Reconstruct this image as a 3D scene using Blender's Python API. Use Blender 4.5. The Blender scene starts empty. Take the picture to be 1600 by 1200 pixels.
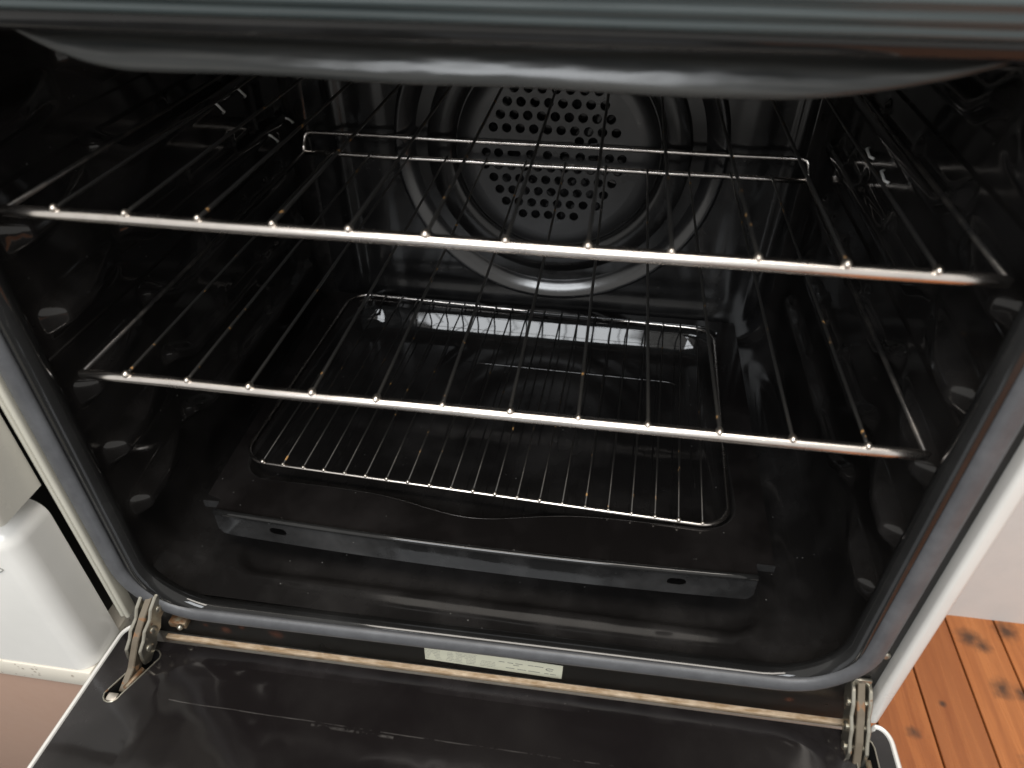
import bpy, bmesh, math, random
from mathutils import Vector, Matrix, noise
random.seed(7)
C = bpy.context.scene
COL = C.collection

# ------------------------------------------------------------------ camera
cam = bpy.data.objects.new('camera', bpy.data.cameras.new('camera'))
COL.objects.link(cam); C.camera = cam
M = Matrix(((0.98968355, -0.1104175, -0.09129323), (0.14323845, 0.7760778, 0.6141547), (0.00303722, -0.6208955, 0.78388746)))
cx, cf, cu = M.col[0], M.col[1], M.col[2]
R = Matrix((cx, cu, -cf)).transposed().to_4x4()
cam.matrix_world = Matrix.Translation((0.05929, -0.28092, 0.1482)) @ R
cam.data.sensor_width = 36.0
cam.data.lens = 36.0 * 1124.64 / 1600
cam.data.clip_start = 0.01; cam.data.clip_end = 50
cam.data.dof.use_dof = True
cam.data.dof.focus_distance = 0.54
cam.data.dof.aperture_fstop = 8.0

# ------------------------------------------------------------------ world / lights
w = bpy.data.worlds.new('World'); C.world = w; w.use_nodes = True
wn = w.node_tree; bg = wn.nodes['Background']
bg.inputs[0].default_value = (1.0, 0.975, 0.93, 1); bg.inputs[1].default_value = 0.70
def area(name, loc, target, sx, sy, power, col):
    l = bpy.data.lights.new(name, 'AREA'); l.shape = 'RECTANGLE'; l.size = sx; l.size_y = sy
    l.energy = power; l.color = col
    o = bpy.data.objects.new(name, l); COL.objects.link(o); o.location = loc
    o.rotation_euler = (Vector(target) - Vector(loc)).to_track_quat('-Z', 'Y').to_euler()
    return o
area('window_light', (-0.25, -1.9, 1.30), (0.0, 0.1, -0.1), 1.0, 1.1, 35, (0.93, 0.965, 1.0))
area('ceiling_light', (0.00, -0.62, 1.90), (0.0, -0.50, 0.0), 1.4, 0.7, 34, (1.0, 0.93, 0.84))
C.view_settings.view_transform = 'Standard'; C.view_settings.look = 'None'
C.view_settings.exposure = 0.0; C.view_settings.gamma = 1.0

# ------------------------------------------------------------------ materials
def nmat(name):
    m = bpy.data.materials.new(name); m.use_nodes = True
    nt = m.node_tree; return m, nt, nt.nodes['Principled BSDF']
def N(nt, t, **kw):
    n = nt.nodes.new(t)
    for k, v in kw.items():
        if k in n.inputs: n.inputs[k].default_value = v
        else: setattr(n, k, v)
    return n
def L(nt, a, b): nt.links.new(a, b)
def coords(nt, rnd=False):
    tc = N(nt, 'ShaderNodeTexCoord')
    if not rnd: return tc.outputs['Object']
    oi = N(nt, 'ShaderNodeObjectInfo')
    a = N(nt, 'ShaderNodeVectorMath', operation='MULTIPLY_ADD')
    cmb = N(nt, 'ShaderNodeCombineXYZ')
    mu = N(nt, 'ShaderNodeMath', operation='MULTIPLY'); mu.inputs[1].default_value = 7.3
    L(nt, oi.outputs['Random'], mu.inputs[0])
    for i in range(3): L(nt, mu.outputs[0], cmb.inputs[i])
    a.inputs[1].default_value = (1, 1, 1)
    L(nt, tc.outputs['Object'], a.inputs[0]); L(nt, cmb.outputs[0], a.inputs[2])
    return a.outputs[0]
def noisen(nt, co, scale, detail=3, rough=.55, dist=0):
    n = N(nt, 'ShaderNodeTexNoise'); n.inputs['Scale'].default_value = scale
    n.inputs['Detail'].default_value = detail; n.inputs['Roughness'].default_value = rough
    n.inputs['Distortion'].default_value = dist
    L(nt, co, n.inputs['Vector']); return n.outputs['Fac']
def ramp(nt, f, p0, p1, c0, c1):
    r = N(nt, 'ShaderNodeValToRGB'); e = r.color_ramp.elements
    e[0].position = p0; e[1].position = p1
    e[0].color = c0 if len(c0) == 4 else (*c0, 1); e[1].color = c1 if len(c1) == 4 else (*c1, 1)
    L(nt, f, r.inputs[0]); return r.outputs[0]
def rng(nt, f, a, b, c, d):
    r = N(nt, 'ShaderNodeMapRange'); r.inputs[1].default_value = a; r.inputs[2].default_value = b
    r.inputs[3].default_value = c; r.inputs[4].default_value = d; L(nt, f, r.inputs[0]); return r.outputs[0]
def mixc(nt, f, a, b):
    m = N(nt, 'ShaderNodeMix', data_type='RGBA')
    if isinstance(f, float): m.inputs[0].default_value = f
    else: L(nt, f, m.inputs[0])
    for k, v in ((6, a), (7, b)):
        if isinstance(v, tuple): m.inputs[k].default_value = (*v, 1)
        else: L(nt, v, m.inputs[k])
    return m.outputs[2]
def bump(nt, bs, h, s, d=.001):
    b = N(nt, 'ShaderNodeBump'); b.inputs['Strength'].default_value = s; b.inputs['Distance'].default_value = d
    L(nt, h, b.inputs['Height']); L(nt, b.outputs[0], bs.inputs['Normal'])
def stretch(nt, co, s):
    m = N(nt, 'ShaderNodeMapping'); m.inputs['Scale'].default_value = s; L(nt, co, m.inputs['Vector']); return m.outputs[0]
def mathn(nt, op, a, b=None):
    m = N(nt, 'ShaderNodeMath', operation=op)
    for i, v in enumerate((a, b)):
        if v is None: continue
        if isinstance(v, (int, float)): m.inputs[i].default_value = v
        else: L(nt, v, m.inputs[i])
    return m.outputs[0]
def dist_mask(nt, co, pts):
    """soft stain mask around the given points (x, y, z, radius), edges broken by noise"""
    nz = noisen(nt, co, 110, 2); out = None
    for (x, y, z, r) in pts:
        d = N(nt, 'ShaderNodeVectorMath', operation='DISTANCE'); L(nt, co, d.inputs[0]); d.inputs[1].default_value = (x, y, z)
        v = mathn(nt, 'ADD', d.outputs['Value'], mathn(nt, 'MULTIPLY', nz, r * 1.2))
        v = rng(nt, v, r * .75, r * 1.85, 1, 0)
        out = v if out is None else mathn(nt, 'MAXIMUM', out, v)
    return out

def enamel(name, base=(.0105, .0098, .0100), r0=.06, r1=.2, dust=.5, wav=.15, speck=True, gate=.55):
    m, nt, bs = nmat(name); co = coords(nt)
    n1 = noisen(nt, co, 14, 5, .6); n2 = noisen(nt, stretch(nt, co, (1, 1, 1)), 600, 2)
    col = mixc(nt, rng(nt, n1, .45, .75, 0, dust), base, tuple(c * 3.2 + .008 for c in base))
    if speck:
        v = N(nt, 'ShaderNodeTexVoronoi', feature='F1'); v.inputs['Scale'].default_value = 130; L(nt, co, v.inputs['Vector'])
        sp = rng(nt, v.outputs['Distance'], .05, .09, 1, 0)
        sp = mathn(nt, 'MULTIPLY', sp, rng(nt, noisen(nt, co, 30, 2), gate, gate + .12, 0, .55))
        col = mixc(nt, sp, col, (.20, .20, .19))
    L(nt, col, bs.inputs['Base Color'])
    L(nt, rng(nt, n1, .35, .7, r0, r1), bs.inputs['Roughness'])
    bs.inputs['Specular IOR Level'].default_value = .5
    h = mathn(nt, 'ADD', noisen(nt, co, 9, 3), mathn(nt, 'MULTIPLY', n2, .006))
    bump(nt, bs, h, wav, .004)
    return m
ENAMEL = enamel('black_enamel', (.0100, .0093, .0091), .045, .13, .6, .13, gate=.53)
BACKE = enamel('back_enamel', (.0075, .0073, .0075), .14, .26, .5, .08)
FLOORM = enamel('floor_enamel', (.0080, .0070, .0068), .08, .20, .5, .15, gate=.50)
DOORM = enamel('door_enamel', (.0095, .0082, .0084), .06, .16, .6, .3)
def chrome(name, col=(.78, .75, .72), r=.2, spots=True, thr=.66, tarn=(.25, .22, .19), met=1.0, spot=(.50, .27, .09)):
    m, nt, bs = nmat(name); co = coords(nt, True)
    bs.inputs['Metallic'].default_value = met
    n1 = noisen(nt, co, 60, 4)
    c = mixc(nt, rng(nt, n1, .45, .8, 0, .5), col, tarn)
    if spots:
        n2 = noisen(nt, co, 130, 2)
        sp = rng(nt, n2, thr, thr + .05, 0, 1)
        c = mixc(nt, sp, c, spot)
        L(nt, rng(nt, sp, 0, 1, met, .1), bs.inputs['Metallic'])
        L(nt, rng(nt, sp, 0, 1, r, .7), bs.inputs['Roughness'])
    else:
        L(nt, rng(nt, n1, .3, .8, r * .8, r * 1.5), bs.inputs['Roughness'])
    L(nt, c, bs.inputs['Base Color'])
    bump(nt, bs, n1, .06, .0003)
    return m
CHROME = chrome('bright_chrome', (.80, .75, .71), .22, False)
WIRE = chrome('burnt_wire', (.13, .126, .12), .30, True, .665, tarn=(.12, .11, .10), met=.8)
WIRE2 = chrome('dark_wire', (.072, .068, .064), .3, True, .66, tarn=(.03, .026, .022), met=.8)
WIRE3 = chrome('dark_side_wire', (.06, .057, .055), .3, False, met=.8)
BEAD = chrome('weld_bead', (.85, .78, .70), .3, False)
GLOSS = enamel('glossy_enamel', (.012, .012, .012), .04, .07, .3, .03, False)
STEEL = chrome('steel_plate', (.33, .34, .35), .09, False)
HINGE = chrome('hinge_steel', (.42, .40, .34), .28, True, .66, tarn=(.14, .12, .09), met=.9, spot=(.16, .09, .05))
FANM, nt, bs = nmat('fan_enamel'); co = coords(nt)
bs.inputs['Base Color'].default_value = (.026, .026, .027, 1); L(nt, rng(nt, noisen(nt, co, 40, 4), .3, .7, .25, .42), bs.inputs['Roughness'])
bs.inputs['Specular IOR Level'].default_value = .8; bump(nt, bs, noisen(nt, co, 700, 2), .1, .0005)
RINGM, nt, bs = nmat('ring_enamel'); co = coords(nt)
bs.inputs['Base Color'].default_value = (.014, .014, .015, 1); L(nt, rng(nt, noisen(nt, co, 30, 4), .3, .7, .13, .20), bs.inputs['Roughness'])
bs.inputs['Specular IOR Level'].default_value = .9
SHIELD, nt, bs = nmat('shield_metal'); co = coords(nt)
n1 = noisen(nt, stretch(nt, co, (2, 30, 90)), 4, 5, .6)
L(nt, ramp(nt, n1, .35, .7, (.024, .026, .026), (.050, .050, .047)), bs.inputs['Base Color'])
bs.inputs['Specular IOR Level'].default_value = .42
L(nt, rng(nt, n1, .3, .7, .15, .28), bs.inputs['Roughness'])
bump(nt, bs, noisen(nt, stretch(nt, co, (1, 4, 4)), 11, 3), .35, .004)
TOPM, nt, bs = nmat('top_rail_enamel'); co = coords(nt)
n1 = noisen(nt, stretch(nt, co, (1.5, 40, 120)), 4, 5, .6)
L(nt, ramp(nt, n1, .3, .7, (.022, .032, .034), (.055, .072, .074)), bs.inputs['Base Color'])
L(nt, rng(nt, n1, .3, .7, .16, .35), bs.inputs['Roughness']); bs.inputs['Specular IOR Level'].default_value = .8
bump(nt, bs, noisen(nt, stretch(nt, co, (1, 20, 60)), 6, 3), .2, .002)
RUBBER, nt, bs = nmat('grey_rubber'); co = coords(nt)
L(nt, ramp(nt, noisen(nt, co, 45, 5, .7), .4, .68, (.076, .078, .084), (.102, .105, .112)), bs.inputs['Base Color'])
L(nt, rng(nt, noisen(nt, co, 30, 3), .3, .7, .35, .55), bs.inputs['Roughness']); bump(nt, bs, noisen(nt, co, 260, 3), .25, .0006)
def paint(name, c, r=.25, stains=None, scol=(.22, .10, .03), wav=.05, mott=.04):
    m, nt, bs = nmat(name); co = coords(nt)
    n = noisen(nt, co, 25, 5)
    k = mixc(nt, rng(nt, n, .4, .75, 0, 1), c, tuple(max(0, x - mott) for x in c))
    if stains: k = mixc(nt, dist_mask(nt, co, stains), k, scol)
    L(nt, k, bs.inputs['Base Color']); L(nt, rng(nt, n, .3, .7, r * .8, r * 1.3), bs.inputs['Roughness'])
    bump(nt, bs, noisen(nt, co, 12, 3), wav, .003)
    return m
CREAM = paint('cream_enamel', (.60, .58, .50), .2, [(-.262, -.021, -.165, .003)])
WHITE = paint('white_enamel', (.72, .71, .68), .22)
APPL = paint('appliance_enamel', (.74, .73, .70), .2)
APPL2 = paint('appliance_enamel_aged', (.66, .64, .58), .25)
GLINTM = paint('pale_glint', (.62, .62, .60), .3)  # pale colour imitating the glints on the side walls
WALLM = paint('wall_paint', (.63, .625, .61), .6, wav=.12)
BROWN = paint('brown_laminate', (.36, .245, .19), .5, mott=.02)
FRAME = paint('frame_enamel', (.014, .0135, .013), .22, [(-.185, -.018, -.312, .004), (-.172, -.018, -.306, .0025), (-.147, -.018, -.309, .005), (-.2, -.018, -.309, .002), (.205, -.018, -.303, .003)], (.07, .028, .018), mott=.006)
WORN, nt, bs = nmat('worn_strip'); co = coords(nt)
n = noisen(nt, stretch(nt, co, (1, 3, 3)), 90, 5, .7)
k = ramp(nt, n, .36, .66, (.27, .18, .10), (.52, .42, .31)); L(nt, k, bs.inputs['Base Color']); bs.inputs['Roughness'].default_value = .45
SPECK, nt, bs = nmat('speckled_slab'); co = coords(nt)
v = N(nt, 'ShaderNodeTexVoronoi'); v.inputs['Scale'].default_value = 230; L(nt, co, v.inputs['Vector'])
k = mixc(nt, mathn(nt, 'MULTIPLY', rng(nt, v.outputs['Distance'], .2, .32, 1, 0), rng(nt, noisen(nt, co, 90, 2), .5, .56, 0, .8)), (.66, .62, .54), (.32, .27, .22))
L(nt, k, bs.inputs['Base Color']); bs.inputs['Roughness'].default_value = .4
DARK, nt, bs = nmat('dark_recess'); bs.inputs['Base Color'].default_value = (.008, .008, .008, 1); bs.inputs['Roughness'].default_value = .6
HINGE2 = chrome('greasy_steel', (.20, .17, .13), .38, True, .60, tarn=(.09, .06, .04), met=.8, spot=(.20, .11, .055))
RUST, nt, bs = nmat('rusty_steel'); co = coords(nt)
L(nt, ramp(nt, noisen(nt, co, 220, 4), .4, .62, (.24, .20, .14), (.17, .085, .04)), bs.inputs['Base Color']); bs.inputs['Roughness'].default_value = .5; bs.inputs['Metallic'].default_value = .5
LABEL, nt, bs = nmat('label_print'); co = coords(nt)   # faint unreadable lines of print
sep = N(nt, 'ShaderNodeSeparateXYZ'); L(nt, co, sep.inputs[0])
zf = mathn(nt, 'FRACT', mathn(nt, 'MULTIPLY', sep.outputs[2], 1 / .0019))
row = mathn(nt, 'LESS_THAN', zf, .5)
nx = noisen(nt, stretch(nt, co, (1500, 1, 526)), 1, 1)
wx = noisen(nt, stretch(nt, co, (160, 1, 60)), 1, 0)
msk = mathn(nt, 'MULTIPLY', row, mathn(nt, 'MULTIPLY', mathn(nt, 'GREATER_THAN', nx, .44), mathn(nt, 'GREATER_THAN', wx, .45)))
msk = mathn(nt, 'MULTIPLY', msk, mathn(nt, 'LESS_THAN', mathn(nt, 'ABSOLUTE', sep.outputs[2]), .0062))
msk = mathn(nt, 'MULTIPLY', msk, mathn(nt, 'LESS_THAN', sep.outputs[0], .002))
k = mixc(nt, mathn(nt, 'MULTIPLY', msk, .6), (.62, .62, .50), (.22, .22, .20)); L(nt, k, bs.inputs['Base Color']); bs.inputs['Roughness'].default_value = .35
INK, nt, bs = nmat('label_ink'); bs.inputs['Base Color'].default_value = (.20, .20, .18, 1); bs.inputs['Roughness'].default_value = .5
def wood():
    m, nt, bs = nmat('stained_pine'); co = coords(nt, True); tc = N(nt, 'ShaderNodeNewGeometry')
    g = noisen(nt, stretch(nt, co, (60, 3.5, 60)), 1.6, 6, .65, .6)
    g2 = noisen(nt, stretch(nt, co, (14, 2.0, 14)), 1.2, 3)
    k = ramp(nt, g, .32, .70, (.25, .068, .018), (.58, .205, .058))
    k = mixc(nt, rng(nt, g2, .35, .7, 0, .6), k, (.62, .25, .085))
    oi = N(nt, 'ShaderNodeObjectInfo'); k = mixc(nt, mathn(nt, 'MULTIPLY', oi.outputs['Random'], .55), k, (.20, .055, .018))
    st = [(.4475, .1655, -.65, .008), (.565, .235, -.65, .014), (.587, .230, -.65, .011), (.551, .30, -.65, .014), (.562, .290, -.65, .011), (.573, .14, -.65, .020), (.60, .315, -.65, .015), (.49, .205, -.65, .004),
          (.505, .308, -.65, .006), (.43, .02, -.65, .008), (.49, -.1, -.65, .009), (.55, -.2, -.65, .010)]
    k = mixc(nt, mathn(nt, 'MULTIPLY', dist_mask(nt, tc.outputs['Position'], st), .85), k, (.035, .026, .02))
    L(nt, k, bs.inputs['Base Color']); L(nt, rng(nt, g, .3, .7, .16, .32), bs.inputs['Roughness']); bump(nt, bs, g, .25, .001)
    return m
WOOD = wood()

# ------------------------------------------------------------------ mesh helpers
def link(name, bm, mat, parent=None, smooth=True, angle=None):
    me = bpy.data.meshes.new(name)
    bmesh.ops.recalc_face_normals(bm, faces=bm.faces)
    bm.to_mesh(me); bm.free()
    if mat: me.materials.append(mat)
    if smooth:
        for p in me.polygons: p.use_smooth = True
        if angle is not None: me.set_sharp_from_angle(angle=math.radians(angle))
    o = bpy.data.objects.new(name, me); COL.objects.link(o)
    if parent: o.parent = parent
    return o
def inst(name, me, parent, loc=(0, 0, 0), rot=(0, 0, 0)):
    o = bpy.data.objects.new(name, me); COL.objects.link(o); o.parent = parent; o.location = loc; o.rotation_euler = rot
    return o
def thing(name, label, cat, loc=(0, 0, 0), group=None):
    o = bpy.data.objects.new(name, None); COL.objects.link(o); o.location = loc
    o['label'] = label; o['category'] = cat
    if group: o['group'] = group
    o.empty_display_size = .02
    return o
def tube(bm, pts, r, seg=10, closed=False, taper=None):
    pts = [Vector(p) for p in pts]; n = len(pts); rings = []
    up = None
    for i, p in enumerate(pts):
        if closed: t = (pts[(i + 1) % n] - pts[i - 1])
        else: t = pts[min(i + 1, n - 1)] - pts[max(i - 1, 0)]
        t.normalize()
        if up is None:
            up = t.cross(Vector((0, 0, 1)));
            if up.length < .1: up = t.cross(Vector((0, 1, 0)))
            up.normalize()
        else:
            up = (up - t * up.dot(t)).normalized()
        b = t.cross(up); rr = r if taper is None else r * taper[i]
        rings.append([bm.verts.new(p + (up * math.cos(a) + b * math.sin(a)) * rr) for a in [2 * math.pi * k / seg for k in range(seg)]])
    m = n if closed else n - 1
    for i in range(m):
        a, b = rings[i], rings[(i + 1) % n]
        off = 0
        if closed and i == n - 1:
            off = min(range(seg), key=lambda s: sum((a[k].co - b[(k + s) % seg].co).length for k in range(seg)))
        for k in range(seg):
            bm.faces.new((a[k], a[(k + 1) % seg], b[(k + 1 + off) % seg], b[(k + off) % seg]))
    if not closed:
        bm.faces.new(rings[0][::-1]); bm.faces.new(rings[-1])
    return bm
def box(bm, x0, x1, y0, y1, z0, z1, bev=0, seg=2):
    r = bmesh.ops.create_cube(bm, size=1)
    for v in r['verts']:
        v.co = Vector((x0 + (v.co.x + .5) * (x1 - x0), y0 + (v.co.y + .5) * (y1 - y0), z0 + (v.co.z + .5) * (z1 - z0)))
    if bev:
        es = list({e for v in r['verts'] for e in v.link_edges})
        bmesh.ops.bevel(bm, geom=es, offset=bev, segments=seg, profile=.5, affect='EDGES')
    return bm
def B(name, a, mat, parent=None, bev=0, seg=2):
    return link(name, box(bmesh.new(), *a, bev, seg), mat, parent, angle=40)
def sphere(bm, c, r, sy=1):
    s = bmesh.ops.create_uvsphere(bm, u_segments=10, v_segments=7, radius=r)
    for v in s['verts']: v.co = Vector((v.co.x, v.co.y * sy, v.co.z)) + Vector(c)
    return bm
def fill(loops, thick, normal, bevel_in=0):
    """flat sheet bounded by loops[0] with holes loops[1:], extruded by thick along -normal"""
    bm = bmesh.new(); es = []
    for lp in loops:
        vs = [bm.verts.new(p) for p in lp]
        es += [bm.edges.new((vs[i], vs[(i + 1) % len(vs)])) for i in range(len(vs))]
    bmesh.ops.triangle_fill(bm, use_beauty=True, use_dissolve=False, edges=es)
    g = bmesh.ops.extrude_face_region(bm, geom=bm.faces[:])
    for v in g['geom']:
        if isinstance(v, bmesh.types.BMVert): v.co -= Vector(normal) * thick
    return bm
def rrect(cs, r, n=10):
    """rounded quadrilateral in a plane; cs four (u,v) corners in order, r radius"""
    out = []
    for i in range(4):
        p = Vector(cs[i]); a = (Vector(cs[i - 1]) - p).normalized(); b = (Vector(cs[(i + 1) % 4]) - p).normalized()
        s, e = p + a * r, p + b * r
        cen = p + a * r + b * r
        for k in range(n + 1):
            t = k / n; ang = t * math.pi / 2
            out.append(cen - b * r * math.cos(ang) - a * r * math.sin(ang))
    return out
def lathe_y(bm, prof, cx, cz, seg=72, closed_center=False, k=1, dy=0):
    prof = [(r * k, y + dy) for (r, y) in prof]
    """profile list of (radius, y) revolved about the y axis through (cx, cz)"""
    rings = []
    for (r, y) in prof:
        rings.append([bm.verts.new((cx + r * math.cos(a), y, cz + r * math.sin(a))) for a in [2 * math.pi * k / seg for k in range(seg)]])
    for a, b in zip(rings, rings[1:]):
        for k in range(seg): bm.faces.new((a[k], a[(k + 1) % seg], b[(k + 1) % seg], b[k]))
    if closed_center: bm.faces.new(rings[-1])
    return bm
def sstep(a, b, x):
    t = min(1, max(0, (x - a) / (b - a))); return t * t * (3 - 2 * t)

# ------------------------------------------------------------------ THE OVEN
oven = thing('oven', 'white cooker oven with open door, black enamel cavity and grey rubber door seal', 'oven')
XW, YF, YB, ZF, ZC = .236, -.010, .364, -.283, .104   # wall half width, front, back, floor, ceiling
# rounded outline of opening (x,z): corners TL, TR, BR, BL ; the bottom drops slightly to the left as on the real one
def outline(dx=0, r=.042):
    return [(p.x, p.y) for p in rrect([(-.2325 - dx, .0905 + dx), (.2290 + dx, .0930 + dx), (.2290 + dx, -.2795 - dx), (-.2325 - dx, -.2885 - dx)], r)]
# cavity: rolled lip, then a short throat into the box
bm = bmesh.new(); prof = [(-.0176, .0095)] + [(-.0168 - .0062 * math.cos(math.radians(a)), -.0003 - .0062 * math.sin(math.radians(a))) for a in range(-40, 126, 8)] + [(-.0104, -.0036), (-.007, .0002), (-.0035, .0045)]
rings = []
for (y, d) in prof:
    rings.append([bm.verts.new((x, y, z)) for (x, z) in outline(d)])
for a, b in zip(rings, rings[1:]):
    n = len(a)
    for k in range(n): bm.faces.new((a[k], a[(k + 1) % n], b[(k + 1) % n], b[k]))
link('opening_lip', bm, GLOSS, oven)
# liner: rounded tube (ceiling, corners, plain floor edge)
def ridge(y, z, side):
    """inward displacement of the pressed side walls"""
    h = 0.0
    for k in range(-1, 5):
        zt = -.0175 - .0492 * k
        # short front lobe, its nose rounded and drooping a little
        zc = zt + .06 * (y - .02)
        u = sstep(.000, .014, y) * (1 - sstep(.030, .080, y))
        v = math.exp(-((z - zc) / .0085) ** 4)
        h += .0098 * u * v
        # long runner behind it, with a step up at its front end
        zc2 = zt + .004 + .012 * (1 - sstep(.085, .115, y))
        u2 = sstep(.078, .092, y) * (1 - sstep(.325, .335, y))
        h += .0066 * u2 * math.exp(-((z - zc2) / .0062) ** 4)
        # locating dimples along the runner
        for yd in (.165, .235, .275, .31):
            h += .003 * math.exp(-((y - yd) / .006) ** 2 - ((z - zc2 - .010) / .004) ** 2)
    return h
for side in (-1, 1):
    bm = bmesh.new(); NY, NZ = 330, 320; g = []
    for j in range(NZ + 1):
        z = ZF + .0 + (ZC - ZF) * j / NZ; row = []
        for i in range(NY + 1):
            y = YF + (YB - YF) * i / NY
            # rounding into floor and ceiling and back
            rr = .036; x = XW
            fl = ZF + rr; ce = ZC - rr
            if z < fl: x = XW - rr + math.sqrt(max(0, rr * rr - (fl - z) ** 2))
            if z > ce: x = XW - rr + math.sqrt(max(0, rr * rr - (z - ce) ** 2))
            rb = .022
            if y > YB - rb: x -= rb - math.sqrt(max(0, rb * rb - (y - YB + rb) ** 2))
            fade = sstep(ZF + .02, ZF + .045, z) * (1 - sstep(ZC - .05, ZC - .03, z))
            x -= ridge(y, z, side) * fade
            row.append(bm.verts.new((side * x, y, z)))
        g.append(row)
    for j in range(NZ):
        for i in range(NY): bm.faces.new((g[j][i], g[j][i + 1], g[j + 1][i + 1], g[j + 1][i]))
    link('side_wall', bm, ENAMEL, oven)
# floor with its pressed recess
bm = bmesh.new(); NX, NY = 150, 130; g = []
for j in range(NY + 1):
    y = YF + (YB - YF) * j / NY; row = []
    for i in range(NX + 1):
        x = -(XW - .034) + 2 * (XW - .034) * i / NX
        dx = max(0, abs(x + .001) - (.190 - .022)); dy = max(0, (.0125 + .022) - y)
        d = math.hypot(dx, dy) - .022
        dep = 1 - sstep(-.009, .001, d)
        z = ZF - .0075 * dep - .0006 * math.sin(x * 9) + .0005 * math.sin(y * 31 + x * 7)
        row.append(bm.verts.new((x, y, z)))
    g.append(row)
for j in range(NY):
    for i in range(NX): bm.faces.new((g[j][i], g[j][i + 1], g[j + 1][i + 1], g[j + 1][i]))
link('oven_floor', bm, ENAMEL, oven)
# throat pieces closing floor/ceiling/side to the lip
B('ceiling', (-XW + .03, XW - .03, YF, YB, ZC - .001, ZC + .003), ENAMEL, oven)
# back panel with raised vertical ribs
bm = bmesh.new(); NX, NZ = 180, 80; g = []
for j in range(NZ + 1):
    z = ZF - .004 + (ZC - ZF + .006) * j / NZ; row = []
    for i in range(NX + 1):
        x = -.230 + .460 * i / NX
        y = YB - .003
        for (xc, wd, hh) in ((-.197, .006, .004), (.2155, .0055, .004), (.180, .012, .0015), (-.165, .012, .0012)):
            y -= hh * math.exp(-(((x - xc) + .025 * (z + .1) * (1 if xc < 0 else -1)) / wd) ** 4) * (sstep(-.262, -.235, z))
        y -= .006 * (1 - sstep(-.255, -.232, z)) * (1 - sstep(.17, .2, abs(x)))
        row.append(bm.verts.new((x, y, z)))
    g.append(row)
for j in range(NZ):
    for i in range(NX): bm.faces.new((g[j][i], g[j][i + 1], g[j + 1][i + 1], g[j + 1][i]))
link('back_panel', bm, BACKE, oven)

# fan surround: outer raised ring, dark trough, inner cover
FX, FZ, FK, FY = .0086, -.0925, 1.0128, .0080   # fan centre
bm = lathe_y(bmesh.new(), [(.150, .354), (.1485, .3475), (.1472, .3450), (.1455, .3440), (.1435, .3444), (.1335, .3500), (.1318, .3515), (.1300, .3528)], FX, FZ, 120, k=FK, dy=FY)
link('fan_ring', bm, RINGM, oven)
bm = lathe_y(bmesh.new(), [(.1185, .3525), (.1180, .3490), (.1160, .3475), (.101, .3470), (.0965, .3480), (.0935, .3505), (.0925, .3515)], FX, FZ, 120, k=FK, dy=FY)
cover = link('fan_cover', bm, BACKE, oven)
# perforated disc
def circ(cx, cz, r, y, n=14, a0=0): return [Vector((cx + r * math.cos(a0 + 2 * math.pi * k / n), y, cz + r * math.sin(a0 + 2 * math.pi * k / n))) for k in range(n)]
def slotl(cx, cz, w, r, y):
    o = []
    for k in range(7): a = -math.pi / 2 + math.pi * k / 6; o.append(Vector((cx + w + r * math.cos(a), y, cz + r * math.sin(a))))
    for k in range(7): a = math.pi / 2 + math.pi * k / 6; o.append(Vector((cx - w + r * math.cos(a), y, cz + r * math.sin(a))))
    return o
DX, DZ, YP = .0064, -.0920, .3510
loops = [circ(FX, FZ, .0755, YP, 96)]
rows = [(3, 6), (2, 6), (1, 7)]
def hrow(z, n, off=0):
    for i in range(n): loops.append(circ(DX + (i - (n - 1) / 2) * .01205 + off, z * FK - .0019, .0043, YP))
zrow = DZ
hrow(-.0205, 5); hrow(-.0322, 7); hrow(-.0437, 8); hrow(-.0550, 9); hrow(-.0664, 10, -.0005); hrow(-.0752, 2, .028)
for xx in (-.0536, -.0425, -.0135, .0015, .0165, .0305, .0560, .0670): loops.append(circ(xx * FK - .0007, -.0920, .0043, YP))
for xx in (-.0285, .0435): loops.append(slotl(xx * FK - .0007, -.0920, .0036, .0026, YP))
hrow(-.1003, 11, -.002); hrow(-.1117, 10, -.0005); hrow(-.1229, 9, -.001); hrow(-.1341, 8, -.001); hrow(-.1455, 5, -.003)
bm = fill(loops, .0020, (0, -1, 0))
disc = link('perforated_disc', bm, FANM, cover, smooth=False)
bm = lathe_y(bmesh.new(), [(.0740, .3430), (.080, .3434), (.0855, .3452), (.0890, .3480), (.0912, .352)], FX, FZ, 120, k=FK, dy=FY)
link('disc_rim', bm, FANM, cover)
# impeller behind the holes
imp = None
bm = bmesh.new()
for k in range(12):
    a = 2 * math.pi * k / 12
    for s in (0,):
        p = [Vector((FX + r * math.cos(a + da), (.3545 + dy), FZ + r * math.sin(a + da))) for (r, da, dy) in ((.028, 0, 0), (.064, .12, 0), (.064, .26, .0045), (.028, .35, .0045))]
        bm.faces.new([bm.verts.new(q) for q in p])
link('fan_impeller', bm, RINGM, oven, smooth=False)
bm = bmesh.new(); tube(bm, [(FX + .071 * math.cos(a), .3572, FZ + .071 * math.sin(a)) for a in [2 * math.pi * k / 60 for k in range(60)]], .0022, 8, True)
link('heating_element', bm, WIRE2, oven)

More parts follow.
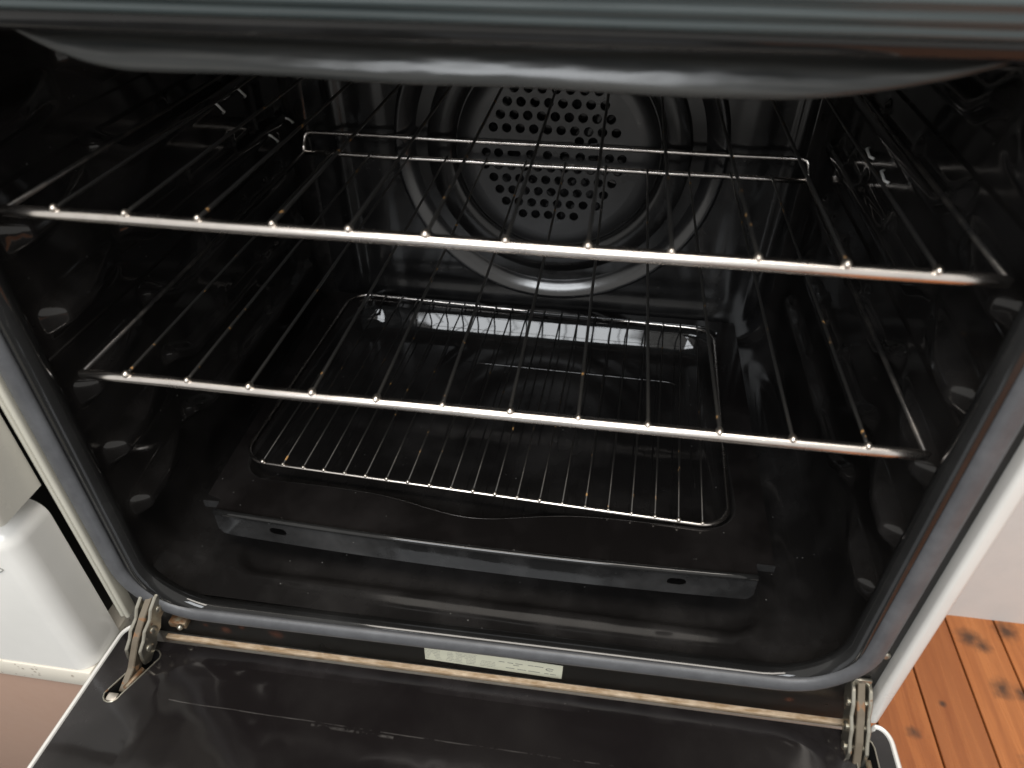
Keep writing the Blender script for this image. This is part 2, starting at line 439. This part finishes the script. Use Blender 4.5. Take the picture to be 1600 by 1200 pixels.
# glints on the side wall runners, added as small pale painted rods
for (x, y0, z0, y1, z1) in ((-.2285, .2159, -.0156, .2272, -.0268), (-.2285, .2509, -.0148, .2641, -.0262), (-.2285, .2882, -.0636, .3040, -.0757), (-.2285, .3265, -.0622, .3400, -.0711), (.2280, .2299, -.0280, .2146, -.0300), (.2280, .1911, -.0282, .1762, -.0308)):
    bm = bmesh.new(); tube(bm, [(x * 1.01, y0, z0), (x, y0 + (y1 - y0) * .15, z0 + (z1 - z0) * .15), (x, y1 - (y1 - y0) * .15, z1 - (z1 - z0) * .15), (x * 1.01, y1, z1)], .0010, 8); link('wall_glint', bm, GLINTM, oven)

# grill heat shield under the ceiling, dipping in the middle, rising to both sides
bm = bmesh.new(); g = []
NXS = 90
for i in range(NXS + 1):
    x = -.215 + .43 * i / NXS
    s = abs(x) / .215
    u = max(0, (abs(x + .004) - .112) / .095)
    u = max(0, (-.125 - x) / .058) ** 2.4 if x < 0 else max(0, (x - .115) / .075) ** 1.7
    low = .0698 + .0160 * min(1.6, u) + .0004 * math.sin(x * 60)
    h = .099 - low; row = []
    P = [(.0120, low + 1.25 * h), (.0085, low + h), (.0060, low + .85 * h), (.0030, low + .66 * h), (.0002, low + .50 * h), (-.0024, low + .34 * h), (-.0045, low + .20 * h), (-.0059, low + .09 * h), (-.0064, low + .01 * h), (-.0058, low - .0014), (-.0035, low - .0026), (.001, low - .0028), (.05, low + .006), (.12, low + .012), (.2, low + .012), (.26, .105)]
    for (y, z) in P: row.append(bm.verts.new((x, y, z)))
    g.append(row)
for i in range(NXS):
    for j in range(len(g[0]) - 1): bm.faces.new((g[i][j], g[i + 1][j], g[i + 1][j + 1], g[i][j + 1]))
sh = link('heat_shield', bm, SHIELD, oven)
sm = sh.modifiers.new('s', 'SUBSURF'); sm.levels = 1; sm.render_levels = 1

# face frame with the opening cut out
def gk(dx): return [(p.x, p.y) for p in rrect([(-.2408 - dx, .1000 + dx), (.2343 + dx, .1015 + dx), (.2343 + dx, -.2755 - dx), (-.2408 - dx, -.2880 - dx)], .046)]
loops = [[Vector(p) for p in ((-.2495, -.0175, -.325), (.2495, -.0175, -.318), (.2495, -.0175, .125), (-.2495, -.0175, .125))], [Vector((x, -.0175, z)) for (x, z) in outline(.0085)]]
bm = fill(loops, .0015, (0, -1, 0)); link('face_frame', bm, FRAME, oven, smooth=False)
# rubber door seal: a main bulb with a thin outer lip
bm = bmesh.new(); tube(bm, [(x, -.0262, z) for (x, z) in gk(.0016)], .0062, 14, True)
for v in bm.verts:
    v.co.y = -.0222 + (v.co.y + .0262) * .55
    v.co += Vector((noise.noise(v.co * 40), 0, noise.noise(v.co * 40 + Vector((5, 5, 5))))) * .0006
seal = link('door_seal', bm, RUBBER, oven)
bm = bmesh.new(); tube(bm, [(x, -.0200, z) for (x, z) in gk(.0064)], .0016, 8, True)
link('seal_flange', bm, RUBBER, seal)
# glossy top rail over the upper run of the seal, with shallow horizontal ribs
bm = bmesh.new(); pr_ = [(-.0175, .0925), (-.0245, .0930), (-.0272, .0942), (-.0282, .0958), (-.0276, .0968), (-.0280, .0978), (-.0300, .0992), (-.0306, .1005), (-.0298, .1016), (-.0302, .1028), (-.0318, .1042), (-.0320, .1060), (-.0308, .1075), (-.0310, .1100), (-.0310, .1290), (-.0175, .1290)]
ra = [[bm.verts.new((-.2495 + .499 * k / 12, y, z + .0016 * (k / 12 - .5))) for (y, z) in pr_] for k in range(13)]
for a, b in zip(ra, ra[1:]):
    for k in range(len(pr_) - 1): bm.faces.new((a[k], a[k + 1], b[k + 1], b[k]))
link('top_rail', bm, TOPM, oven)
# outer trims
bm = bmesh.new(); box(bm, -.2541, -.2500, -.0262, .0, -.3005, .20, .0022, 3); link('side_trim', bm, CREAM, oven, angle=60)
bm = bmesh.new(); box(bm, -.2580, -.2546, -.0256, .0, -.3005, .20, .0018, 3); link('side_trim', bm, CREAM, oven, angle=60)
bm = bmesh.new(); box(bm, .2497, .2585, -.0262, .0, -.3050, .20, .0028, 3); link('side_trim', bm, WHITE, oven, angle=60)
# cabinet body behind and below
B('body_side', (-.2605, -.2590, .0, .40, -.65, .20), WHITE, oven); B('body_side', (.2550, .2580, .0, .40, -.65, .20), WHITE, oven)
B('body_back', (-.26, .256, .40, .403, -.65, .20), WHITE, oven)
B('control_panel', (-.2600, .2600, -.030, .0, .128, .215), WHITE, oven, .004)
B('lower_front', (-.2600, .2570, -.016, .0, -.65, -.330), WHITE, oven, .003)
# worn metal strip at the foot of the frame
bm = bmesh.new()
box(bm, -.226, .2415, -.0284, -.0250, -.0034, .0, .0002)
for v in bm.verts: v.co.z += -.3092 + (v.co.x) * .0185 + .0004 * math.sin(v.co.x * 40)
link('hinge_strip', bm, WORN, oven, angle=40)
# screw heads on the frame
for (x, z, r) in ((.2452, -.2400, .0026), (-.2462, -.232, .0016), (-.2464, -.268, .0014)):
    bm = lathe_y(bmesh.new(), [(r, -.0178), (r, -.0190), (r * .7, -.0200), (r * .2, -.0196)], x, z, 16, True); link('screw', bm, HINGE, oven)
# rating label
bm = bmesh.new(); box(bm, -.0475, .0475, -.0002, .0002, -.0080, .0080)
lab = link('rating_label', bm, LABEL, oven, smooth=False); lab.location = (.0095, -.0184, -.3055); lab.rotation_euler = (0, math.radians(1.2), 0)
lab['label'] = 'pale cream rating plate with rows of tiny faded print'
lm = bmesh.new()
for (x, z, ww) in ((.006, .0030, .004), (.012, .0029, .004), (.018, .0030, .005), (.026, .0032, .004), (.0315, .0033, .006), (.016, .0008, .004), (.012, -.0035, .006), (.020, -.0036, .006), (.0285, -.0037, .008), (.037, -.0038, .003), (.0415, -.0038, .004)):
    box(lm, x - ww / 2, x + ww / 2, -.00035, -.00022, z - .0003, z + .0003)
link('small_print', lm, INK, lab, smooth=False)
lm = bmesh.new(); tube(lm, [(.0390 + .0026 * math.cos(a), -.0003, .0015 + .0013 * math.sin(a)) for a in [math.pi * .15 + 2 * math.pi * .8 * k / 14 for k in range(15)]], .0003, 5); link('round_mark', lm, INK, lab)

# hinges
def hinge(xc, shear):
    h = thing_part('hinge', oven)
    def plate(name, pts, x0, x1, mat):
        bm = bmesh.new(); a = [bm.verts.new((x0, y, z)) for (y, z) in pts]; f = bm.faces.new(a)
        g = bmesh.ops.extrude_face_region(bm, geom=[f])
        for v in g['geom']:
            if isinstance(v, bmesh.types.BMVert): v.co.x = x1
        bmesh.ops.bevel(bm, geom=bm.edges[:], offset=.0005, segments=1, affect='EDGES')
        return link(name, bm, mat, h, angle=35)
    def strip(cl, ws):
        P = [Vector(p) for p in cl]; A = []; Bs = []
        for i, p in enumerate(P):
            t = (P[min(i + 1, len(P) - 1)] - P[max(i - 1, 0)]).normalized(); n_ = Vector((-t.y, t.x))
            A.append(tuple(p + n_ * ws[i])); Bs.append(tuple(p - n_ * ws[i]))
        return A + Bs[::-1]
    cl = [(-.0165, -.2715), (-.0205, -.2750), (-.0262, -.2810), (-.0310, -.2862), (-.0360, -.2920), (-.0400, -.2965), (-.0438, -.3020), (-.0468, -.3075), (-.0488, -.3130)]
    arm = strip(cl, [.0034, .0064, .0072, .0052, .0074, .0060, .0074, .0050, .0025])
    plate('outer_plate', arm, xc - .0066, xc - .0042, HINGE)
    plate('inner_plate', arm, xc + .0034, xc + .0058, HINGE)
    link2 = strip([(-.0170, -.2720), (-.0300, -.2840), (-.0420, -.2960), (-.0540, -.3120), (-.0680, -.3200)], [.0045, .0055, .0050, .0040, .0018])
    plate('centre_arm', link2, xc - .0028, xc + .0020, HINGE2)
    for (y, z) in ((-.0262, -.2810), (-.0360, -.2920), (-.0436, -.3020)):
        bm = bmesh.new(); tube(bm, [(xc - .0080, y, z), (xc - .0074, y, z), (xc + .0066, y, z), (xc + .0072, y, z)], .0028, 14, taper=[.6, 1, 1, .6]); link('rivet', bm, HINGE, h, angle=40)
    bm = bmesh.new(); box(bm, xc - .0055, xc + .0055, -.0205, -.0180, -.2775, -.2660, .001); link('catch_plate', bm, HINGE, h, angle=40)
    for c in h.children:
        for v in c.data.vertices: v.co.x += shear * (v.co.y + .022)
    return h
def thing_part(name, parent):
    bm = bmesh.new(); bmesh.ops.create_cube(bm, size=.001)
    o = bpy.data.objects.new(name, None); bm.free(); COL.objects.link(o); o.parent = parent; return o
hinge(-.2265, .22); hinge(.2400, .0)
for x in (-.2145,):
    bm = bmesh.new(); box(bm, x - .007, x + .006, -.0255, -.018, -.3045, -.2985, .0012); link('bracket_foot', bm, RUST, oven, angle=40)
    bm = bmesh.new(); sphere(bm, (x + .003, -.0270, -.3000), .0022); link('bracket_screw', bm, HINGE, oven)

# door, hinged down flat: black inner liner with slots and pressed panel
ZD = -.3085
def door_base():
    o = []
    for k in range(9):
        t = math.pi / 2 * k / 8; o.append((-.2600 + .013 - .013 * math.cos(t), -.0205 - .013 + .013 * math.sin(t)))
    o += [(-.2390, -.0205), (-.2362, -.0218), (-.2350, -.0245), (-.2350, -.0280), (-.2335, -.0295)]
    o += [(-.2335 + .4855 * k / 30, -.0295) for k in range(1, 31)]
    o += [(.2535, -.0285), (.2540, -.0275), (.2550, -.0268)]
    for k in range(9):
        t = math.pi / 2 * k / 8; o.append((.2655 - .009 + .009 * math.sin(t), -.0265 - .012 + .012 * math.cos(t)))
    o += [(.2658 + .0004 * k, -.0385 - .04 * k) for k in range(1, 12)]
    o += [(-.2790 + .0190 * k / 12, -.52 + .4865 * k / 12) for k in range(0, 12)]
    return o
DB = door_base()
def drr(d, r=0):
    out = []; n = len(DB)
    for i in range(n):
        a, b = Vector(DB[i - 1]), Vector(DB[(i + 1) % n]); t = (b - a).normalized(); nn = Vector((-t.y, t.x))
        out.append((DB[i][0] + nn.x * d, DB[i][1] + nn.y * d))
    return out
def slot_out(x, y0, y1, r, sk=0):
    o = []
    for k in range(7): a = math.pi * k / 6; o.append(Vector((x + r * math.cos(a), y1 + r * math.sin(a), ZD)))
    for k in range(7): a = math.pi + math.pi * k / 6; o.append(Vector((x + sk + r * math.cos(a), y0 + r * math.sin(a), ZD)))
    return o
pan = [(p.x, p.y) for p in rrect([(-.2120, -.0440), (.2230, -.0440), (.2230, -.47), (-.2120, -.47)], .022)]
loops = [[Vector((x, y, ZD)) for (x, y) in drr(-.003, .016)], slot_out(-.2265, -.0735, -.0450, .0055, -.0120), slot_out(.2460, -.0750, -.0420, .0062), [Vector((x, y, ZD)) for (x, y) in pan]]
door = link('door', fill(loops, .0012, (0, 0, 1)), DOORM, oven, smooth=False); door.rotation_euler.y = -.0185; door.location.x = -.0057
bm = bmesh.new(); rings = []
for (d, z) in ((0, 0), (.003, -.0001), (.010, -.0008), (.018, -.0014), (.026, -.0016)):
    rings.append([bm.verts.new((x, y, ZD + z)) for (x, y) in [(p.x, p.y) for p in rrect([(-.2120 + d, -.0440 - d), (.2230 - d, -.0440 - d), (.2230 - d, -.47 + d), (-.2120 + d, -.47 + d)], .022)]])
for a, b in zip(rings, rings[1:]):
    for k in range(len(a)): bm.faces.new((a[k], a[(k + 1) % len(a)], b[(k + 1) % len(b)], b[k]))
bm.faces.new(rings[-1])
DP, nt, bs = nmat('door_panel_enamel'); co = coords(nt)
n1 = noisen(nt, co, 16, 5, .6)
k = mixc(nt, rng(nt, noisen(nt, co, 7, 5, .6), .42, .75, 0, .8), (.0090, .0076, .0078), (.024, .022, .021))
sep = N(nt, 'ShaderNodeSeparateXYZ'); L(nt, co, sep.inputs[0])
def scratch(x0, y0, x1, y1, wd, op, k):
    sl = (y1 - y0) / (x1 - x0)
    d = mathn(nt, 'SUBTRACT', sep.outputs[1], mathn(nt, 'ADD', mathn(nt, 'MULTIPLY', sep.outputs[0], sl), y0 - sl * x0))
    d = mathn(nt, 'ABSOLUTE', mathn(nt, 'ADD', d, mathn(nt, 'MULTIPLY', mathn(nt, 'SUBTRACT', noisen(nt, co, 35, 3), .5), .0016)))
    a = rng(nt, mathn(nt, 'ADD', d, mathn(nt, 'MULTIPLY', noisen(nt, co, 140, 4, .7), wd * 1.2)), wd * .7, wd * 1.5, op, 0)
    a = mathn(nt, 'MULTIPLY', a, mathn(nt, 'MULTIPLY', mathn(nt, 'GREATER_THAN', sep.outputs[0], x0), mathn(nt, 'LESS_THAN', sep.outputs[0], x1)))
    a = mathn(nt, 'MULTIPLY', a, rng(nt, noisen(nt, co, 70, 4, .7), .42, .6, .0, 1))
    return mixc(nt, a, k, (.20, .19, .18))
k = scratch(-.200, -.0715, .150, -.0745, .0006, .35, k)
k = scratch(-.100, -.0745, -.045, -.0752, .0014, .4, k)
L(nt, k, bs.inputs['Base Color']); L(nt, rng(nt, n1, .3, .7, .05, .14), bs.inputs['Roughness']); bs.inputs['Specular IOR Level'].default_value = .5
bump(nt, bs, noisen(nt, co, 9, 3), .3, .005)
link('door_inner_panel', bm, DP, door, angle=50)
# outer shell with pale rolled edge
bm = bmesh.new(); rings = []
for (d, z) in ((-.0032, -.0008), (-.0026, .0012), (-.0012, .0018), (0, .0006), (.0004, -.004), (0, -.034), (-.004, -.038)):
    rings.append([bm.verts.new((x, y, ZD + z - .0065 * sstep(-.042, -.036, y) * (1 - sstep(.2440, .2465, abs(x - .0090))))) for (x, y) in drr(d, .019)])
for a, b in zip(rings, rings[1:]):
    for k in range(len(a)): bm.faces.new((a[k], a[(k + 1) % len(a)], b[(k + 1) % len(b)], b[k]))
bm.faces.new(rings[-1]); link('door_shell', bm, WHITE, door, angle=50)
# hinge pockets in the door
for (xc, y0, y1, r, sk) in ((-.2265, -.0735, -.0450, .0055, -.0120), (.2460, -.0750, -.0420, .0062, 0)):
    bm = bmesh.new(); rings = []
    for (e, z) in ((.0003, .0003), (0, -.0012), (-.0003, -.013)):
        rings.append([bm.verts.new((p.x, p.y, ZD + z)) for p in slot_out(xc, y0, y1, r + e, sk)])
    for a, b in zip(rings, rings[1:]):
        for k in range(len(a)): bm.faces.new((a[k], a[(k + 1) % len(a)], b[(k + 1) % len(b)], b[k]))
    bm.faces.new(rings[-1]); link('hinge_pocket', bm, DARK, door, angle=50)
    bm = bmesh.new(); tube(bm, [p + Vector((0, 0, .0003)) for p in slot_out(xc, y0, y1, r + .0002, sk)], .0006, 6, True); link('pocket_edge', bm, HINGE, door)
    bm = bmesh.new(); box(bm, xc + sk - .0038, xc + sk + .0038, y0 - .0045, y0 + .0015, ZD - .006, ZD - .0002, .001); link('pocket_tongue', bm, BEAD, door, angle=40)
    bm = bmesh.new(); tube(bm, [(xc + sk * .75 + .001, y0 + .006, ZD - .003), (xc + sk * .25 + .001, y1 - .008, ZD - .001)], .0018, 8); link('spring_rod', bm, RUST, door)

# ------------------------------------------------------------------ RACKS
def wire_me(name, y1, r, seg=8):
    bm = bmesh.new(); tube(bm, [(0, -.0005, 0), (0, .004, .0002), (0, y1 * .5, -.0004), (0, y1 - .004, 0), (0, y1 + .0012, -.0002)], r, seg)
    o = link(name, bm, WIRE); me = o.data; bpy.data.objects.remove(o); return me
def bead_me(r, sy=1.3):
    o = link('weld_bead', sphere(bmesh.new(), (0, 0, 0), r, sy), BEAD); me = o.data; bpy.data.objects.remove(o); return me
RW, RD = .2245, .340
def rack(z, label, x0, yo=0, rz=0, sp=.0355):
    t = thing('oven_rack', label, 'oven rack', (x0, yo, z), 'wire shelves slotted into the oven walls')
    t.rotation_euler = (0, 0, rz)
    bm = bmesh.new(); n = 24
    pts = [(-.2262, .0015, .0002), (-.2235, 0, 0)] + [(-.2235 + .447 * k / n, .0002 * math.sin(k*.6), .00015 * math.sin(k * .8)) for k in range(1, n)] + [(.2235, 0, 0), (.2262, .0015, .0002)]
    tube(bm, pts, .0031, 16, taper=[.25, .85] + [1] * (n - 1) + [.85, .25]); link('front_bar', bm, CHROME, t)
    bm = bmesh.new(); tube(bm, [(-RW, RD, 0)] + [(-RW + 2 * RW * k / 12, RD, .0002 * math.sin(k * 2)) for k in range(1, 12)] + [(RW, RD, 0)], .0024, 12); link('back_bar', bm, CHROME, t)
    # raised rear guard: rises from both ends and runs above the back bar
    bm = bmesh.new()
    def arc(s): return [(s * RW, RD - .001, 0), (s * (RW + .0004), RD + .003, .006), (s * RW, RD + .0070, .0120), (s * (RW - .0018), RD + .0082, .0150), (s * (RW - .0055), RD + .0085, .0158)]
    mid = [(-RW + .01 + 2 * (RW - .01) * k / 10, RD + .0085, .0158 + .0002 * math.sin(k * 1.3)) for k in range(11)]
    tube(bm, arc(-1) + mid + arc(1)[::-1], .0022, 12); link('rear_guard', bm, CHROME, t)
    for s in (-1, 1):
        bm = bmesh.new(); tube(bm, [(s * .2240, .002, 0), (s * .2243, .17, 0), (s * RW, RD, 0)], .0014, 10); link('side_bar', bm, WIRE3, t)
    for i in range(12):
        x = (i - 5.5) * sp
        c = inst('cross_bar', WME, t, (x, 0, .0031), (0, 0, random.uniform(-.003, .003)))
        q = inst('weld_bead', BME, c, (random.uniform(-.0003, .0003), -.0006, .0004)); f = random.uniform(.82, 1.12); q.scale = (f, f * random.uniform(.85, 1.2), f)
    return t
WME = wire_me('cross_bar', RD, .00094); BME = bead_me(.0020)
rack(0, 'upper wire oven shelf with a thick bright front bar, nearest the top', -.0012)
rack(-.0975, 'lower of the two wire oven shelves, below the fan cover', .0004)

# ------------------------------------------------------------------ SMALL GRID in the pan
gt = thing('grill_grid', 'small close-wired grill grid with rounded corners lying on the black pan at the bottom', 'grill rack', (-.0197, .0745, -.2405))
gt.rotation_euler = (0, 0, math.radians(-2.3))
GW, GD = .1830, .2450
bm = bmesh.new(); ol = rrect([(-GW - .001, GD + .004), (GW - .0035, GD + .004), (GW, 0), (-GW, 0)], .021, 8)
tube(bm, [(p.x, p.y, 0) for p in ol], .0015, 10, True); link('outer_frame', bm, CHROME, gt)
G = bmesh.new(); tube(G, [(0, -.0012, 0), (0, GD * .5, -.0003), (0, GD + .0050, 0)], .00078, 6); o = link('cross_wire', G, WIRE2); GME = o.data; bpy.data.objects.remove(o)
GB = bead_me(.0016, 1.1)
for i in range(21):
    x = (i - 10) * .0164
    c = inst('cross_wire', GME, gt, (x, 0, .0018), (0, 0, random.uniform(-.003, .003)))
    q = inst('weld_bead', GB, c, (0, -.0003, .0003)); f = random.uniform(.75, 1.15); q.scale = (f, f, f)

# ------------------------------------------------------------------ PAN / base plate with recessed well
pt = thing('base_tray', 'black enamel base tray with slotted front lip on the oven floor', 'tray')
ZP = -.2430
def P2(l, z): return [Vector((x, y, z)) for (x, y) in l]
outer = [(-.2000, .0305), (-.1, .0275), (-.03, .0262), (.0, .0260), (.06, .0264), (.12, .0285), (.1783, .0315), (.1785, .0398), (.1900, .0405), (.1905, .0600), (.1915, .335), (-.2180, .335), (-.2120, .0470), (-.2005, .0440)]
def well0():
    base = rrect([(-.1850, .3080), (.1660, .3080), (.1700, .0660), (-.2000, .0665)], .026, 8)
    o = [(p.x, p.y) for p in base]; out = []
    for i, p in enumerate(o):
        out.append(p); q = o[(i + 1) % len(o)]
        m = 40 if abs(p[0] - q[0]) > .2 else (10 if abs(p[1] - q[1]) > .15 else 1)
        for k in range(1, m): out.append((p[0] + (q[0] - p[0]) * k / m, p[1] + (q[1] - p[1]) * k / m))
    return out
W0 = [(x, y - (.0145 * math.exp(-((x + .018) / .052) ** 2) if y < .09 else 0)) for (x, y) in well0()]
def well(d):
    out = []; n = len(W0)
    for i in range(n):
        a, b = Vector(W0[i - 1]), Vector(W0[(i + 1) % n]); t = (b - a).normalized()
        nn = Vector((t.y, -t.x)); c = Vector((-.014, .187)) - Vector(W0[i])
        if nn.dot(c) < 0: nn = -nn
        out.append((W0[i][0] + nn.x * d, W0[i][1] + nn.y * d))
    return out
bm = fill([P2(outer, ZP), P2(well(0), ZP)], .0010, (0, 0, 1)); link('tray_rim', bm, FLOORM, pt, smooth=False)
bm = bmesh.new(); rings = []
for (d, z) in ((-.0004, .0003), (.0006, .0004), (.0020, -.0030), (.0050, -.0120), (.0090, -.0165), (.014, -.0178), (.020, -.0181)):
    rings.append([bm.verts.new((x, y, ZP + z)) for (x, y) in well(d)])
for a, b in zip(rings, rings[1:]):
    for k in range(len(a)): bm.faces.new((a[k], a[(k + 1) % len(a)], b[(k + 1) % len(b)], b[k]))
link('tray_well', bm, ENAMEL, pt)
bm = fill([P2(well(.0195), ZP - .01805)], .0010, (0, 0, 1)); link('well_floor', bm, ENAMEL, pt, smooth=False)
bm = bmesh.new(); tube(bm, [(x, y, ZP - .0183) for (x, y) in [(-.100, .2590), (-.04, .2580), (.04, .2565), (.110, .2550)] + [(.125 + .018 * math.sin(a), .237 + .018 * math.cos(a)) for a in (0, .3, .6, .9, 1.2, 1.5)] + [(.1435, .20), (.1450, .15), (.1455, .12)]], .0011, 8, taper=[.2, 1, 1, 1, 1, 1, 1, 1, 1, 1, .9, .6, .2]); link('pressed_bead', bm, ENAMEL, pt)
# front lip folded down, with two oval slots
bm = bmesh.new()
def lipx(t): return -.2000 + .3783 * t
def lipy(x): return .0262 + .0050 * abs((x - .01) / .19) ** 2
loops = []
top = [(-.2000 + .3783 * k / 30, 0) for k in range(31)]
bot = [(-.2000 + .3783 * k / 30, -.0205) for k in range(30, -1, -1)]
bot[0] = (.1783, -.0150); bot.insert(1, (.1765, -.0188)); bot.insert(2, (.1735, -.0205)); bot[-1] = (-.1960, -.0195); bot.append((-.1995, -.0150))
loops.append([Vector((x, 0, z)) for (x, z) in top + bot])
for xc in (-.1523, .1268): loops.append(slotl(xc, -.0098, .0030, .0034, 0))
bm = fill(loops, .0010, (0, -1, 0))
for v in bm.verts: v.co = Vector((v.co.x, v.co.y + lipy(v.co.x) - .0012 + .09 * v.co.z, ZP + .0002 + v.co.z))
LIPM = enamel('lip_enamel', (.013, .013, .0133), .03, .18, 1.0, .45)
link('front_lip', bm, LIPM, pt, angle=40)
bm = bmesh.new(); tube(bm, [(x, lipy(x) - .0006, ZP + .0003) for x in [-.1995 + .3775 * k / 30 for k in range(31)]], .0022, 12); link('lip_fold', bm, GLOSS, pt)
for (x0, x1) in ((.1785, .1905), (-.2118, -.2000)):
    B('end_tab', (x0, x1, .0395, .0407, ZP - .0050, ZP + .0006), LIPM, pt)
# bright back wall strip of the well with crumpled ends
bm = bmesh.new(); g = []
for i in range(61):
    t = i / 60; x = -.1800 + .3520 * t
    e = max(0, abs(t - .5) - .44) / .06
    row = []
    for (k, (y, z)) in enumerate(((.2975, -.2572), (.2990, -.2560), (.3035, -.2490), (.3075, -.2425), (.3090, -.2405), (.3110, -.2400))):
        xx = x + .018 * (t - .5) * (-1) * (1 - k / 5)
        dn = noise.noise(Vector((x * 90, k * .9, 1.3))) * (.0003 + .0022 * e)
        row.append(bm.verts.new((xx, y - .010 * e * e + dn, z + dn)))
    g.append(row)
for a, b in zip(g, g[1:]):
    for k in range(5): bm.faces.new((a[k], b[k], b[k + 1], a[k + 1]))
link('well_back_wall', bm, GLOSS, pt)
bm = bmesh.new(); tube(bm, [(-.150, .3180, -.2400), (0, .3200, -.2395), (.15, .3190, -.2395), (.166, .3175, -.2395), (.172, .313, -.2400), (.1725, .309, -.241)], .0013, 8, taper=[.4, 1, 1, 1.4, 2.0, 1.0]); link('rear_bead', bm, GLOSS, pt)

# ------------------------------------------------------------------ NEIGHBOUR on the left, slab and cabinet
nb = thing('neighbouring_appliance', 'white rounded enamel appliance standing left of the oven on a speckled slab', 'appliance')
def soft_box(name, x1, y0, z0, z1, bev, mat, keep_bottom, yb=-.028):
    bm = bmesh.new(); box(bm, -.62, x1, y0, yb, z0, z1)
    es = [e for e in bm.edges if all(v.co.y < y0 + .001 for v in e.verts) and not (all(v.co.x < -.5 for v in e.verts))
          and not (keep_bottom and all(v.co.z < z0 + .001 for v in e.verts))]
    es += [e for e in bm.edges if all(v.co.x > x1 - .001 for v in e.verts) and all(abs(v.co.z - z1) < .001 for v in e.verts)]
    bmesh.ops.bevel(bm, geom=list(set(es)), offset=bev, segments=7, profile=.5, affect='EDGES')
    return link(name, bm, mat, nb, angle=50)
soft_box('upper_panel', -.2605, -.062, -.1665, .25, .007, APPL2, False, -.025)
soft_box('lower_panel', -.2619, -.060, -.3150, -.1760, .013, APPL, True)
B('dark_chassis', (-.60, -.2800, -.045, .09, -.3150, .24), DARK, nb)
tm = bmesh.new(); tube(tm, [(-.2835, -.0602, -.2020), (-.2800, -.0602, -.2022), (-.2768, -.0602, -.2048), (-.2800, -.0602, -.2075), (-.2840, -.0602, -.2080)], .0004, 5)
link('printed_mark', tm, INK, nb, smooth=False)
sl = B('speckled_slab', (-.70, -.2640, -.0615, .10, -.3350, -.3155), SPECK, None, .002); sl['label'] = 'cream speckled slab edge under the white appliance'; sl['category'] = 'slab'
cb = B('brown_cabinet', (-.70, -.2660, -.060, .10, -.65, -.3355), BROWN, None, .002); cb['label'] = 'plain brown cabinet front below the speckled slab, left of the oven door'; cb['category'] = 'cabinet'

# ------------------------------------------------------------------ SETTING: floor boards, wall
fl = B('floor', (-1.2, 1.8, -1.6, 1.2, -.68, -.6625), DARK); fl['kind'] = 'structure'
bw = .0595; x = .4712 - bw * 3; i = 0
while x < 1.1:
    o = B('floor_board', (0, bw - .0024, -1.2, .42, 0, .0125), WOOD, fl, .0006, 1)
    o.location = (x, random.uniform(-.01, 0), -.6625 + random.uniform(-.0004, .0002))
    x += bw; i += 1
wl = B('wall', (.262, 2.2, .3300, .36, -.6505, 1.2), WALLM); wl['kind'] = 'structure'
